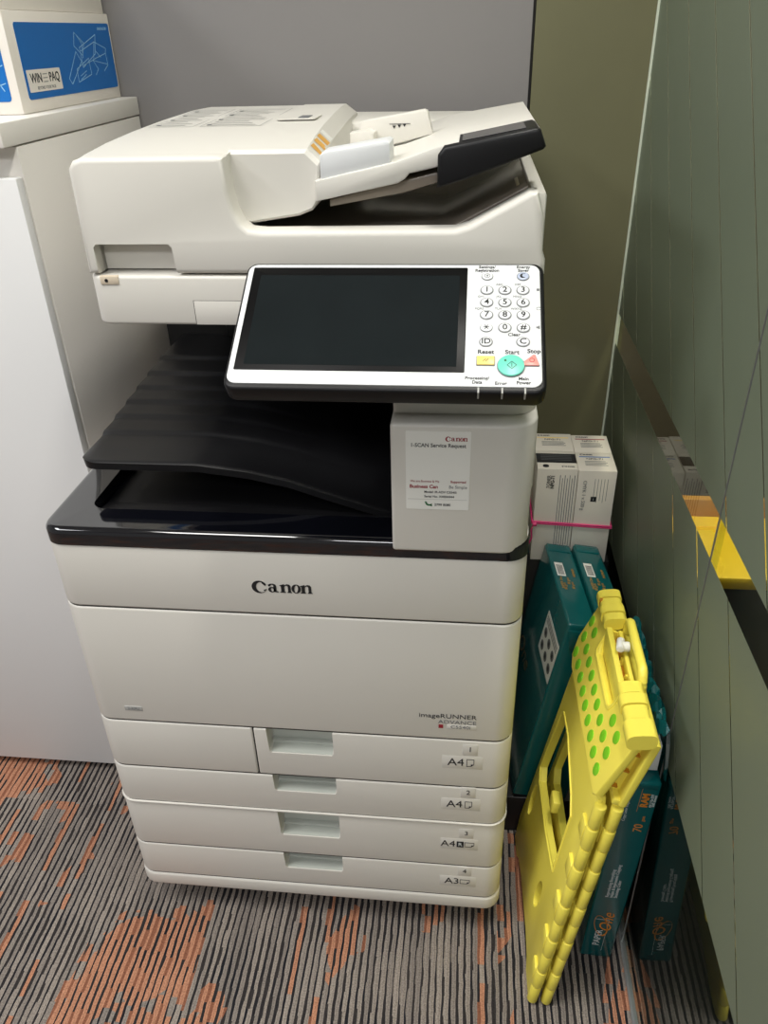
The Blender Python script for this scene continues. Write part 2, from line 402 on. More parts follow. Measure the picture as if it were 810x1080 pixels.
b = B(L); b.prism(rrect(-.36, -.113, 1.257, 1.331, .005), 'y', .3963, .397, 'carton_blue')
for p, q in (((-.20, 1.29), (-.115, 1.315)), ((-.19, 1.275), (-.115, 1.302)), ((-.16, 1.262), (-.15, 1.32)), ((-.15, 1.32), (-.12, 1.27)), ((-.18, 1.262), (-.116, 1.28))):
    l = math.hypot(q[0]-p[0], q[1]-p[1]); a, c = -(q[1]-p[1])/l*.0006, (q[0]-p[0])/l*.0006
    b.prism([(p[0]+a, p[1]+c), (q[0]+a, q[1]+c), (q[0]-a, q[1]-c), (p[0]-a, p[1]-c)], 'y', .3960, .3963, 'carton_line')
b.build('end_panel', t)
L = (-.25, .58, 1.3675)
t = thing('carton', 'plain white carton stacked on top of the blue printed carton', 'box', L)
B(L).box(-.37, -.104,   .405, .752, 1.3675, 1.48, 'carton_white', .0015).build('box_body', t)
b = B(L); b.box(-.104, -.1035, .43, .73, 1.40, 1.465, 'carton_blue'); b.build('printed_panel', t)

# ================================================================== the printer
PO = Vector((.31, .35, 0))
P = thing('multifunction_printer', 'large white office copier with tilted touch panel and four paper drawers', 'printer', PO)
def nb(): return B(PO)
# base and casters
b = nb(); b.prism(rrect(-.001, .621, -.001, .69, (.028, .028, .01, .01)), 'z', .063, .0945, 'white_plastic', .006, 3); b.build('base_skirt', P)
for x, y in ((.07, .07), (.55, .07), (.07, .62), (.55, .62)):
    b = nb(); b.box(x-.02, x+.02, y-.02, y+.02, .05, .064, 'deep_black', .002); b.cyl((x-.012, y, .027), (x+.012, y, .027), .027, 'deep_black', 24, bev=.003); b.build('caster', P)
def shell(z0, z1, x0=0, x1=.62):
    return nb().box(x0+.002, x1-.002, .058, .688, z0, z1, 'white_plastic', .004)
b = shell(.095, .675); b.box(.002, .618, .058, .688, .675, .7755, 'white_plastic', .003); b.build('body_shell', P)
def notch(z, zt, x0=.262, x1=.36):
    c = nb(); c.prism([(x0-.001, zt+.02), (x0+.001, z+.004), (x0+.004, z), (x1-.003, z), (x1, z+.004), (x1, zt+.02)], 'y', -.02, .028, 'white_plastic'); return c
def front(name, z0, z1, x0=0, x1=.62, rl=.028, rr=.028, bev=.0034, off=0):
    b = nb(); b.prism(rrect(x0-off, x1+off, -off, .058, (rl, rr, 0, 0), 8), 'z', z0, z1, 'white_plastic', bev, 3); return b.build(name, P)
def drawer(z0, z1, zn, num, fmt, x0=0, rl=.028, off=0, kind=None):
    d = front('paper_drawer', z0, z1, x0, .62, rl, off=off)
    cut(d, [notch(zn, z1)])
    h = nb(); h.box(.263, .359, .0275, .030, zn, z1-.001, 'pocket_shade'); h.box(.264, .3585, .002, .028, zn-.002, zn+.0006, 'pocket_shade')
    h.box(.264, .3585, .019, .0285, zn, zn+.006, 'pocket_shade', .002); h.build('handle_pocket', d)
    zc = (z1+zn)/2
    l = nb(); y = -off-.0004
    l.box(.549, .571, y, .003-off, zc-.004, zc+.018, 'white_plastic', .0006); l.text(num, .0135, (.560, y-.0002, zc+.0075), X, Z, 'ink')
    l.box(.52, .579, y+.0001, .003-off, zc-.033, zc-.007, 'white_plastic', .0006)
    if fmt == 'A4R':
        l.text('A4', .020, (.532, y-.0002, zc-.020), X, Z, 'ink'); l.box(.5455, .5565, y-.0004, y, zc-.027, zc-.013, 'ink', .001); l.text('R', .011, (.551, y-.0006, zc-.020), X, Z, 'ink_white'); px, w_, h_ = .5655, .015, .011
    else:
        l.text(fmt, .021, (.540, y-.0002, zc-.020), X, Z, 'ink'); px = .561; w_, h_ = (.011, .015) if fmt == 'A4' else (.016, .011)
    zz = zc-.020
    for q in ((px-w_/2, px+w_/2, zz+h_/2-.0008, zz+h_/2), (px-w_/2, px-w_/2+.0008, zz-h_/2, zz+h_/2), (px-w_/2, px+w_/2-.004, zz-h_/2, zz-h_/2+.0008), (px+w_/2-.0008, px+w_/2, zz-h_/2+.004, zz+h_/2)):
        l.box(q[0], q[1], y-.0003, y+.0002, q[2], q[3], 'ink')
    l.prism([(px+w_/2-.0045, zz-h_/2), (px+w_/2-.0045, zz-h_/2+.0045), (px+w_/2, zz-h_/2+.0045)], 'y', y-.0003, y+.0002, 'ink')
    l.build('size_label', d)
    return d
drawer(.0955, .1740, .136, '4', 'A3', off=.0)
drawer(.1755, .2790, .222, '3', 'A4R', off=.0)
drawer(.2830, .3625, .328, '2', 'A4')
drawer(.3645, .4615, .413, '1', 'A4', x0=.2425, rl=.003)
front('waste_cover', .3645, .4615, 0, .2405, .028, .003)
b = nb(); b.prism(rrect(-.002, .622, -.002, .6, (.03, .03, 0, 0), 8), 'z', .2795, .2825, 'white_plastic', .001, 2); b.build('stand_ledge', P)
b = nb(); b.prism(rrect(.002, .618, .002, .06, (.026, .026, 0, 0), 8), 'z', .095, .776, 'seam_dark'); 
# (thin dark core seen only in the seams); kept behind the pockets
b.v = []; b.f = []; b.m = []
for z in (.095, .1748, .2792, .2826, .3635, .4625, .6758): b.prism(rrect(.0015, .6185, .0015, .06, (.0265, .0265, 0, 0), 8), 'z', z-.0009, z+.0012, 'seam_dark')
b.box(.2404, .2426, .003, .05, .366, .46, 'deep_black'); b.build('seam_core', P)
fd = front('front_door', .4635, .6748, bev=.003)
b = nb(); b.text('imageRUNNER', .0115, (.567, -.0003, .5085), X, Z, 'ink', 'RIGHT', sx=1.12); b.text('ADVANCE', .0092, (.567, -.0003, .4975), X, Z, 'ink_grey', 'RIGHT', sx=1.25)
b.box(.514, .5205, -.0006, .001, .4855, .492, 'ink_red'); b.box(.526, .567, -.0005, .001, .4845, .4930, 'white_plastic', .0003); b.text('C5540i', .0085, (.545, -.0007, .4888), X, Z, 'ink_grey', sx=1.15)
b.build('model_lettering', fd)
b = nb(); b.box(.053, .080, -.0006, .001, .484, .493, 'ink_lightgrey', .0003); b.text('2-RPU', .007, (.067, -.0008, .4885), X, Z, 'ink_grey'); b.build('asset_tag', fd)
up = front('upper_cover', .6768, .7755, bev=.003)
# brand lettering with wedge serifs
def canon(bd, loc, xd, yd, wd, m):
    M = frame(loc, xd, yd) @ Matrix.Scale(wd/5.75, 4)
    ex = .00015/(wd/5.75)
    C_ = ellipse(.74, .56, .74, .72, 36, 0, 42, 322) + ellipse(.92, .54, .50, .60, 30, 0, 42, 318)[::-1]
    bd.poly2d([C_], m, M, ex)
    bd.poly2d([[(1.02, 1.20), (1.42, .92), (1.30, .70), (1.02, .98), (.98, 1.12)]], m, M, ex)
    bd.poly2d([[(1.18, .10), (1.45, .26), (1.40, .34), (1.12, .22)]], m, M, ex)
    def stem(x, w_=.33, top=1.0): bd.poly2d([[(x-.10, 0), (x+w_+.10, 0), (x+w_+.10, .07), (x+w_, .12), (x+w_, top), (x-.13, top-.16), (x-.13, top-.23), (x, top-.24), (x, .12), (x-.10, .07)]], m, M, ex)
    # a
    bd.poly2d([ellipse(1.93, .30, .36, .31, 28), ellipse(1.97, .29, .13, .22, 20)], m, M, ex)
    bd.poly2d([[(2.08, .05), (2.50, .0), (2.58, .09), (2.37, .16), (2.37, .72), (2.30, .90), (2.08, 1.0), (1.80, .98), (1.58, .86), (1.62, .68), (1.78, .70), (1.90, .88), (2.05, .88), (2.10, .76)]], m, M, ex)
    for x in (2.82, 4.78):
        stem(x); bd.poly2d([[(x+.27, .78), (x+.45, .95), (x+.62, 1.0), (x+.82, .95), (x+.93, .78), (x+.93, .12), (x+1.03, .07), (x+1.03, 0), (x+.57, 0), (x+.57, .07), (x+.66, .12), (x+.66, .72), (x+.58, .84), (x+.45, .82), (x+.27, .66)]], m, M, ex)
    bd.poly2d([ellipse(4.27, .49, .45, .52, 32), ellipse(4.27, .49, .17, .44, 24, -.12)], m, M, ex)
b = nb(); canon(b, (.2705, -.0004, .7135), X, Z, .0785, 'ink'); lab(b.build('brand_lettering', up), 'black brand name lettering')
b = nb()
for x, z, l in ((.012, .70, .012), (.006, .69, .02), (.02, .684, .008)): b.box(x+.02, x+.0206, -.0004, .001, z-l/2, z+l/2, 'ink_lightgrey')
# glossy black rim with the lower tray
rim = nb(); rim.prism(rrect(-.001, .621, -.001, .69, (.029, .029, .01, .01), 8), 'z', .7758, .800, 'gloss_black', .009, 4, ends='b'); rim = rim.build('black_rim', P)
c = nb(); c.prism(rrect(.047, .4535, .052, .535, (.02, .002, .002, .002)), 'z', .7805, .85, 'deep_black'); cut(rim, [c])
b = nb(); b.box(.049, .452, .054, .53, .7762, .7812, 'tray_black'); b.prism([(.054, .7812), (.054, .789), (.06, .789), (.10, .7812)], 'x', .050, .452, 'tray_black'); b.build('lower_output_tray', P)
# upper output tray: curved plate with stepped ridges
def tray_z(x, y):
    tb = ((.03, .855), (.19, .855), (.257, .847), (.311, .835), (.366, .816), (.427, .796), (.46, .786))
    for (a, za), (b_, zb) in zip(tb, tb[1:]):
        if x <= b_:
            q = (x-a)/(b_-a); z = za+(zb-za)*q; break
    else: z = tb[-1][1]
    for ys in (.165, .21, .255, .30, .35, .41):
        z += .0045/(1+math.exp(-(y-ys)/.0016))*max(0, min(1, (.36-x)/.12))
    z += .010*math.exp(-((x-.36)/.03)**2)*max(0, min(1, (y-.16)/.1))
    return z - .012*max(0, (y-.12))
def tray():
    xs = [.03+.42*i/56 for i in range(57)]; ys = [.08+.455*j/150 for j in range(151)]
    bm = bmesh.new(); top = []; bot = []
    for i, x in enumerate(xs):
        ta = []; ba = []
        for j, y in enumerate(ys):
            xx, yy = x, y
            dx, dy = max(0, .022-(x-.03)), max(0, .022-(y-.08))
            if dx > 0 and dy > 0:                 # rounded front corner
                d = max(dx, dy); h = math.hypot(dx, dy); k = d/h; xx = .052-dx*k; yy = .102-dy*k
            e = min(1, (yy-.08)/.006, ); z = tray_z(x, y)
            edge = max(0, 1-min(xx-.03, yy-.08)/.004)
            ta.append(bm.verts.new((xx, yy, z-.0022*edge*edge))); ba.append(bm.verts.new((xx+.001, yy+.001, z-.0125)))
        top.append(ta); bot.append(ba)
    n, m = len(xs), len(ys)
    for i in range(n-1):
        for j in range(m-1):
            bm.faces.new((top[i][j], top[i+1][j], top[i+1][j+1], top[i][j+1])); bm.faces.new((bot[i][j], bot[i][j+1], bot[i+1][j+1], bot[i+1][j]))
    for i in range(n-1):
        bm.faces.new((top[i][0], bot[i][0], bot[i+1][0], top[i+1][0])); bm.faces.new((top[i][m-1], top[i+1][m-1], bot[i+1][m-1], bot[i][m-1]))
    for j in range(m-1):
        bm.faces.new((top[0][j], top[0][j+1], bot[0][j+1], bot[0][j])); bm.faces.new((top[n-1][j], bot[n-1][j], bot[n-1][j+1], top[n-1][j+1]))
    return bm
b = nb(); b.bm(tray(), 'tray_black'); ot = b.build('upper_output_tray', P)
b = nb(); b.tube([(.13, .37, .858), (.135, .345, .8635), (.16, .335, .8655), (.20, .335, .8655), (.225, .345, .8635), (.23, .37, .858)], .0028, 'gloss_black')
b.cyl((.135, .365, .855), (.135, .365, .868), .007, 'gloss_black'); b.cyl((.225, .365, .855), (.225, .365, .866), .007, 'gloss_black'); b.build('paper_stopper', ot)
# rear body and black throat; under-tray darkness is put into the colour
b = nb(); b.box(.0, .62, .535, .69, .801, 1.0262, 'white_plastic', .006); b.build('rear_body', P)
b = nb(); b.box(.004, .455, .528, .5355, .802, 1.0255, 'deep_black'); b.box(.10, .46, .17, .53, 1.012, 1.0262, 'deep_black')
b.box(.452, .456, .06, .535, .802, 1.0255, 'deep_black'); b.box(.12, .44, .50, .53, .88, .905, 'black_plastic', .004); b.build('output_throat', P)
# right front column
b = nb(); b.prism(rrect(.4545, .6195, -.003, .5345, (.004, .034, .004, .004), 8), 'z', .787, .957, 'white_plastic', .004, 3); col = b.build('front_column', P)
c = nb(); c.box(.606, .65, .018, .06, .80, .868, 'deep_black', .004); cut(col, [c])
b = nb(); b.box(.606, .612, .02, .058, .802, .866, 'black_plastic', .002); b.build('side_latch', col)
b = nb(); b.prism(rrect(.456, .618, .024, .5345, (.004, .03, .004, .004), 8), 'z', .957, 1.0262, 'white_plastic', .003, 3); b.build('column_top', col)
b = nb(); y = -.0036
b.prism(rrect(.472, .545, .848, .949, .0015), 'y', y, -.003, 'sticker_white'); y -= .0002
canon(b, (.5165, y, .9375), X, Z, .0245, 'ink_red')
b.text('1-SCAN Service Request', .0066, (.5085, y, .9315), X, Z, 'ink', sx=.93, bold=.00008)
b.text('We are Business & Me', .0040, (.477, y, .8855), X, Z, 'ink_red', 'LEFT', sx=.9); b.text('Supported', .0042, (.541, y, .8855), X, Z, 'ink_red', 'RIGHT', bold=.00008)
b.text('Business Can', .0062, (.476, y, .8785), X, Z, 'ink_red', 'LEFT', bold=.00015); b.text('Be Simple', .0056, (.5425, y, .8785), X, Z, 'ink_grey', 'RIGHT', sx=.95)
b.text('Model: iR-ADV C5540i', .0040, (.493, y, .8715), X, Z, 'ink', 'LEFT', bold=.00005); b.text('Serial No. XXE06944', .0040, (.493, y, .8655), X, Z, 'ink', 'LEFT', bold=.00005)
b.text('2799 8080', .0044, (.505, y, .8545), X, Z, 'ink', 'LEFT', bold=.00005)
b.poly2d([ellipse(0, 0, .0042, .0042, 16, 0, 200, 330)+ellipse(.0008, .0012, .0034, .0034, 16, 0, 205, 325)[::-1]], 'ink_green', frame((.4985, y, .8572), X, Z))
for q in ((-.0034, .0012), (.0026, -.0024)): b.poly2d([ellipse(q[0], q[1], .0016, .0011, 12, -.8)], 'ink_green', frame((.4985, y, .8562), X, Z))
b.box(.474, .543, y, y+.0003, .8615, .8618, 'ink_lightgrey'); lab(b.build('service_sticker', col), 'white service sticker with red and black print')
# scanner
b = nb(); b.prism(rrect(.078, .622, .12, .70, (.022, .03, .02, .02), 8), 'z', 1.0265, 1.0862, 'white_plastic', .004, 3); sc = b.build('scanner_body', P)
b = nb(); b.box(.095, .118, .1188, .125, 1.076, 1.0864, 'beige_plastic', .001); b.cyl((.103, .1194, 1.081), (.103, .1184, 1.081), .0022, 'deep_black', 12); b.build('lock_plate', sc)
b = nb(); b.box(.207, .37, .1195, .125, 1.0275, 1.0568, 'white_plastic', .0006); b.box(.2064, .2070, .1197, .12, 1.028, 1.0568, 'seam_dark'); b.box(.2064, .37, .1197, .12, 1.0566, 1.0572, 'seam_dark'); b.build('access_cover', sc)
# document feeder
def top_z(y):
    tb = ((.115, 1.205), (.120, 1.211), (.128, 1.2145), (.16, 1.218), (.22, 1.2225), (.31, 1.2265), (.43, 1.2295), (.56, 1.231), (.64, 1.229), (.68, 1.223), (.697, 1.21), (.70, 1.19))
    for (a, za), (b_, zb) in zip(tb, tb[1:]):
        if y <= b_: return za+(zb-za)*(y-a)/(b_-a)
    return tb[-1][1]
YS = (.138, .142, .16, .22, .31, .43, .56, .64, .68, .697, .70)
b = nb()
loops = []
for y in YS:
    zt = top_z(y); i = .012*max(0, (y-.64)/.06)**2 + 0; x0 = .082+i
    loops.append([(x0, y, 1.0885), (.264, y, 1.0885), (.264, y, zt), (x0+.018, y, zt), (x0+.008, y, zt-.002), (x0+.002, y, zt-.007), (x0, y, zt-.016)])
b.loft(loops, 'white_plastic'); fbase = b.build('feeder_base', P)
b = nb()
lip = [(.082, 1.0885), (.622, 1.0885), (.6215, 1.105), (.618, 1.115), (.617, 1.150), (.609, 1.1765), (.600, 1.1765), (.590, 1.171), (.535, 1.142), (.520, 1.1375), (.30, 1.1365), (.284, 1.138), (.275, 1.145), (.268, 1.160), (.2645, 1.18), (.2635, 1.2145), (.256, 1.2165), (.100, 1.2165), (.089, 1.213), (.083, 1.205)]
b.prism(lip, 'y', .12, .150, 'white_plastic', .006, 3, ends='a'); fas = b.build('front_fascia', P); b = nb()
b.box(.604, .6205, .148, .66, 1.0885, 1.172, 'white_plastic', .004)
b.prism([(.26, 1.0885), (.615, 1.0885), (.612, 1.205), (.60, 1.212), (.26, 1.215)], 'y', .52, .695, 'white_plastic', .01, 3)
b.box(.262, .61, .148, .53, 1.0885, 1.094, 'smoke_tray')
b.build('tray_housing', fbase)
c = nb(); c.prism([(.095, 1.08), (.0945, 1.119), (.098, 1.123), (.186, 1.123), (.190, 1.119), (.1925, 1.08)], 'y', .10, .150, 'white_plastic'); cut(fbase, [c])
c = nb(); c.prism([(.095, 1.08), (.0945, 1.119), (.098, 1.123), (.186, 1.123), (.190, 1.119), (.1925, 1.08)], 'y', .10, .16, 'white_plastic'); cut(fas, [c])
b = nb(); b.prism([(.095, 1.0885), (.095, 1.122), (.190, 1.122), (.192, 1.0885)], 'y', .1465, .152, 'white_plastic'); b.build('lift_handle_pocket', fbase)
b = nb(); b.prism([(.268, 1.096), (.52, 1.100), (.545, 1.108), (.602, 1.160), (.602, 1.156), (.545, 1.103), (.52, 1.095), (.268, 1.095)], 'y', .152, .52, 'smoke_tray')
b.prism([(.275, 1.100), (.50, 1.118), (.60, 1.172), (.60, 1.176), (.50, 1.124), (.275, 1.124)], 'y', .17, .515, 'smoke_tray', .002)
b.box(.588, .598, .2, .26, 1.14, 1.172, 'beige_plastic', .003)
b.build('ejected_paper_tray', fbase)
b = nb(); loops = []
for y in (.150, .1535, .165, .19, .22, .31, .43, .56, .63):
    zt = top_z(y)+.0015 - (.004 if y == .150 else 0); q = (y-.1135)/.49; e = .003 if y == .150 else 0
    xa, xb = .357-.024*q, .3715-.020*q
    loops.append([(.262, y, 1.137+e), (.338, y, 1.148+e), (.354, y, 1.154+e), (.363-e, y, 1.166), (xb-.004-e, y, zt-.013), (xa-.003-e, y, zt), (.262, y, zt)])
b.loft(loops, 'white_plastic'); fc = b.build('feeder_cover', P, angle=9)
b = nb()   # warning label on the slanted right edge, print on the top
for k in range(4):
    q = (.175+k*.03); xa, xb = .357-.024*((q-.1135)/.49), .3715-.02*((q-.1135)/.49); z = top_z(q)+.0035
    xa -= .003; xb -= .004; z -= .002
    b.add([(xa+.0015, q, z-.001+.0004), (xb-.001, q, z-.0122+.0004), (xb-.0014, q+.022, z-.0122+.001), (xa+.0011, q+.022, z+.0006-.001)], [(0, 1, 2, 3)], 'orange_label' if k < 3 else 'sticker_white')
b.build('warning_label', fc)
def flat(bd, x0, x1, y0, y1, m, dz=.0006):
    bd.add([(x0, y0, top_z(y0)+dz), (x1, y0, top_z(y0)+dz), (x1, y1, top_z(y1)+dz), (x0, y1, top_z(y1)+dz)], [(0, 1, 2, 3)], m)
b = nb()
for c0, c1 in ((.105, .165), (.175, .256)):
    for y0 in (.33, .55): flat(b, c0, c1, y0, y0+.002, 'ink_lightgrey')
    for x in (c0, c1): flat(b, x, x+.0012, .33, .552, 'ink_lightgrey')
    for k in range(11):
        y0 = .342+k*.019; e = random.uniform(.0, .025)
        flat(b, c0+.006, c1-.006-e, y0, y0+.004, 'ink_lightgrey')
        if k % 3 == 0: flat(b, c0+.006, c0+.012, y0, y0+.009, 'ink_grey', .0007)
b.build('printed_instructions', fbase)
b = nb(); b.prism(rrect(.272, .325, .36, .42, .004), 'z', 1.2325, 1.2335, 'white_plastic', M=Matrix.Translation((0, 0, -.0015))); b.box(.300, .314, .372, .405, 1.2320, 1.2328, 'ink_grey'); b.build('status_window', fc)
b = nb()
b.prism([(.362, 1.166), (.455, 1.1845), (.463, 1.189), (.468, 1.1945), (.606, 1.222), (.606, 1.238), (.50, 1.222), (.452, 1.2065), (.362, 1.188)], 'y', .135, .50, 'white_plastic', .0025, 2)
b.prism([(.368, 1.188), (.447, 1.2035), (.447, 1.2255), (.443, 1.2275), (.372, 1.217), (.368, 1.213)], 'y', .138, .185, 'panel_white', .003, 2)
b.box(.30, .37, .16, .5, 1.172, 1.187, 'black_plastic'); b.prism([(.375, 1.158), (.46, 1.172), (.602, 1.212), (.602, 1.217), (.468, 1.187), (.375, 1.165)], 'y', .15, .49, 'smoke_tray', .002)
dt = b.build('document_tray', P)
b = nb(); b.prism([(.499, 1.181), (.530, 1.1895), (.611, 1.2185), (.6135, 1.2215), (.607, 1.2375), (.602, 1.2395), (.506, 1.2225), (.4995, 1.214)], 'y', .122, .215, 'black_plastic', .004, 3)
b.prism([(.525, 1.2262), (.592, 1.2378), (.592, 1.2386), (.525, 1.2270)], 'y', .135, .20, 'gloss_black'); b.build('tray_grip', dt)
b = nb(); b.prism([(.388, 1.195), (.486, 1.217), (.479, 1.2435), (.475, 1.245), (.397, 1.2335), (.393, 1.231)], 'y', .30, .316, 'white_plastic', .002, 2)
b.prism([(.384, 1.195), (.415, 1.20), (.414, 1.222), (.405, 1.225), (.384, 1.2225)], 'y', .27, .302, 'white_plastic', .003, 2)
for k in range(3):
    x = .437+k*.0065; z = 1.2245+k*.0009; b.prism([(x-.0022, z+.003), (x+.0022, z+.003), (x, z-.0005)], 'y', .2994, .3, 'ink')
b.box(.431, .4575, .2994, .3, 1.2292, 1.2296, 'ink'); b.build('paper_guide', dt)
# control panel
PM = frame((.294, -.08, 1.028), X, (0, .15, .0865))
def pn(): return B(PO, PM)
W_, H_ = .3215, .173
b = pn(); b.prism(rrect(0, W_, 0, H_, .012, 8), 'z', -.022, 0, 'black_plastic', .0035, 3); 
b.prism(rrect(.02, W_-.02, .06, H_-.02, .01, 6), 'z', -.05, -.02, 'black_plastic', .004, 2); pan = b.build('control_panel', P)
b = pn(); b.prism(rrect(.003, W_-.0045, .0065, H_-.004, .010, 8), 'z', -.001, .0008, 'panel_white', .0006, 2); 
tx = lambda s, sz, u, v, m='ink', **k: b.text(s, sz, PM @ Vector((u, v, .00095)), PM.col[0].to_3d(), PM.col[1].to_3d(), m, **k)
UX, VY = PM.col[0].to_3d(), PM.col[1].to_3d()
def ptext(bd, s, sz, u, v, n, m='ink', **k):      # the collector already applies the panel frame
    bd.text(s, sz, (u, v, n), X, Y, m, **k)
for s, sz, u, v in (('Settings/', .0052, .262, .1655), ('Registration', .0052, .262, .1605), ('Energy', .0052, .300, .1655), ('Saver', .0052, .300, .1605), ('Clear', .0056, .290, .0722),
                    ('Processing/', .0052, .254, .0165), ('Data', .0052, .254, .0115), ('Error', .0052, .277, .0105), ('Main', .0052, .299, .0165), ('Power', .0052, .299, .0115)):
    ptext(b, s, sz, u, v, .00095, 'ink', bold=.0001)
for s, u, v in (('Reset', .262, .0495), ('Start', .288, .0495), ('Stop', .3095, .0510)): ptext(b, s, .0072, u, v, .00095, 'ink', bold=.00015)
for s, u, v in (('ABC', .275, .1405), ('DEF', .294, .1405), ('GHI', .256, .1235), ('JKL', .2745, .1235), ('MNO', .2935, .1235), ('PQRS', .2545, .1067), ('TUV', .2740, .1067), ('WXYZ', .2925, .1067)):
    ptext(b, s, .0038, u, v, .00095, 'ink_grey')
b.prism(rrect(.3133, .3193-.003, .1318, .1350, .0005), 'z', .0008, .001, 'ink_grey'); b.poly2d([rrect(.3128, .3172, .1055, .1092, .001), rrect(.3132, .3168, .1059, .1088, .0008)], 'ink_grey', Matrix.Translation((0, 0, .0009)))
b.poly2d([[(.3122, .081), (.3136, .081), (.3156, .0795), (.3156, .0847), (.3136, .0832), (.3122, .0832)]], 'ink_grey', Matrix.Translation((0, 0, .0009)))
lab(b.build('panel_face', pan), 'white panel face with printed captions')
b = pn(); b.prism(rrect(.0085, .2415, .023, .1645, .0015), 'z', .0005, .0012, 'bezel_black', .0003); b.prism(rrect(.018, .2333, .0302, .1527, .0005), 'z', .0011, .00135, 'screen_glass'); lab(b.build('touchscreen', pan), 'dark touchscreen with black bezel')
def key(name, u, v, s=None, r=.0058, face='key_white', edge='key_edge', label=None, sz=.0085):
    k = pn(); k.prism(ellipse(u, v, r+.0011, r*.9+.0011, 28), 'z', .0006, .0014, edge); k.prism(ellipse(u, v, r, r*.9, 28), 'z', .0006, .0022, face, .0005, 2)
    if s: ptext(k, s, sz*1.2, u, v, .0024, 'ink', bold=.00016)
    o = k.build(name, pan)
    if label: lab(o, label)
    return k
for j, row in enumerate(('123', '456', '789', '*0#')):
    for i, ch in enumerate(row):
        u, v = .2621+.0186*i, (.1321, .1149, .098, .0809)[j]
        if ch == '*':
            k = pn(); k.prism(ellipse(u, v, .0064, .0058, 28), 'z', .0006, .0014, 'key_edge'); k.prism(ellipse(u, v, .0058, .0052, 28), 'z', .0006, .0022, 'key_white', .0005, 2)
            for a in (0, 60, 120): k.box(-.0032, .0032, -.00035, .00035, .0022, .0025, 'ink', M=Matrix.Translation((u, v, 0)) @ Matrix.Rotation(math.radians(a), 4, 'Z'))
            k.build('keypad_key', pan)
        else: key('keypad_key', u, v, ch)
key('function_key', .262, .0622, 'ID', sz=.0080); key('function_key', .2988, .0626, 'C', sz=.0085)
k = pn(); u, v = .2622, .1518
k.prism(ellipse(u, v, .0062, .0056, 28), 'z', .0006, .0014, 'key_edge'); k.prism(ellipse(u, v, .0056, .005, 28), 'z', .0006, .0022, 'key_white', .0005, 2); k.poly2d([ellipse(u, v, .0032, .003, 20), ellipse(u, v, .0026, .0024, 20)], 'ink_grey', Matrix.Translation((0, 0, .0023))); k.poly2d([[(u-.0014, v), (u, v+.0014), (u+.0014, v), (u, v-.0014)]], 'ink_grey', Matrix.Translation((0, 0, .0023))); k.build('function_key', pan)
k = pn(); u, v = .2996, .1518
k.prism(ellipse(u, v, .0066, .0060, 28), 'z', .0006, .0014, 'key_edge'); k.prism(ellipse(u, v, .0060, .0054, 28), 'z', .0006, .0022, 'energy_blue', .0005, 2)
k.poly2d([ellipse(u, v, .0034, .0032, 24, 0, 60, 300)+ellipse(u+.0018, v+.0006, .0028, .0028, 20, 0, 80, 280)[::-1]], 'ink', Matrix.Translation((0, 0, .0023))); lab(k.build('energy_saver_key', pan), 'blue grey key with moon symbol')
k = pn(); k.prism(rrect(.2528, .2712, .0318, .0440, .001), 'z', .0006, .0014, 'key_edge'); k.prism(rrect(.2534, .2706, .0325, .0434, .0008), 'z', .0006, .0026, 'reset_yellow', .0005)
for q in (0, .0026): k.box(-.0022, .0022, -.0003, .0003, .0026, .0028, 'ink', M=Matrix.Translation((.2607+q, .038, 0)) @ Matrix.Rotation(math.radians(48), 4, 'Z'))
lab(k.build('reset_key', pan), 'yellow rectangular key')
k = pn(); k.prism([(.2995, .0438-.006), (.3085, .0462), (.3105, .0462), (.3145, .0335), (.3142, .0318), (.2985, .0318)], 'z', .0006, .0016, 'key_edge'); k.prism([(.3000, .0378), (.3087, .0457), (.3102, .0457), (.3140, .0336), (.3136, .0323), (.2990, .0323)], 'z', .0006, .0026, 'stop_red', .0005)
k.poly2d([ellipse(.3072, .0385, .0027, .0027, 8), ellipse(.3072, .0385, .0022, .0022, 8)], 'ink_red', Matrix.Translation((0, 0, .0028))); lab(k.build('stop_key', pan), 'salmon red stop key')
k = pn(); k.prism(ellipse(.2868, .0317, .0137, .0137, 40), 'z', .0006, .0018, 'key_edge'); k.prism(ellipse(.2868, .0317, .0131, .0131, 40), 'z', .0006, .0034, 'start_green', .0008, 2)
u, v = .2875, .0315; dm = lambda s: [(u-.0048*s, v), (u, v+.0048*s), (u+.0048*s, v), (u, v-.0048*s)]
k.poly2d([dm(1), dm(.87)], 'ink', Matrix.Translation((0, 0, .0036))); k.box(u-.0003, u+.0003, v-.0026, v+.0026, .0034, .0037, 'ink'); k.prism(ellipse(.2812, .0372, .0012, .0012, 12), 'z', .003, .0037, 'ink_green'); lab(k.build('start_key', pan), 'large round mint green start key')
for u in (.2555, .2785, .3005):
    b = pn(); b.box(u-.0008, u+.0008, -.0009, .006, -.009, .0004, 'ink_lightgrey'); b.build('status_light', pan)

# ================================================================== beside the printer
# low dark carton under the teal reams, tall black carton under the toner boxes
L = (.72, .325, 0)
t = thing('carton', 'low black carton on the carpet under the upright teal reams', 'box', L)
B(L).box(.632, .80, .206, .446, 0, .096, 'carton_black', .002).build('box_body', t)
L = (.73, .55, 0)
t = thing('carton', 'tall black carton in the corner under the white toner boxes', 'box', L)
b = B(L); b.box(.636, .815, .455, .66, 0, .4685, 'carton_black', .002); b.build('box_body', t)

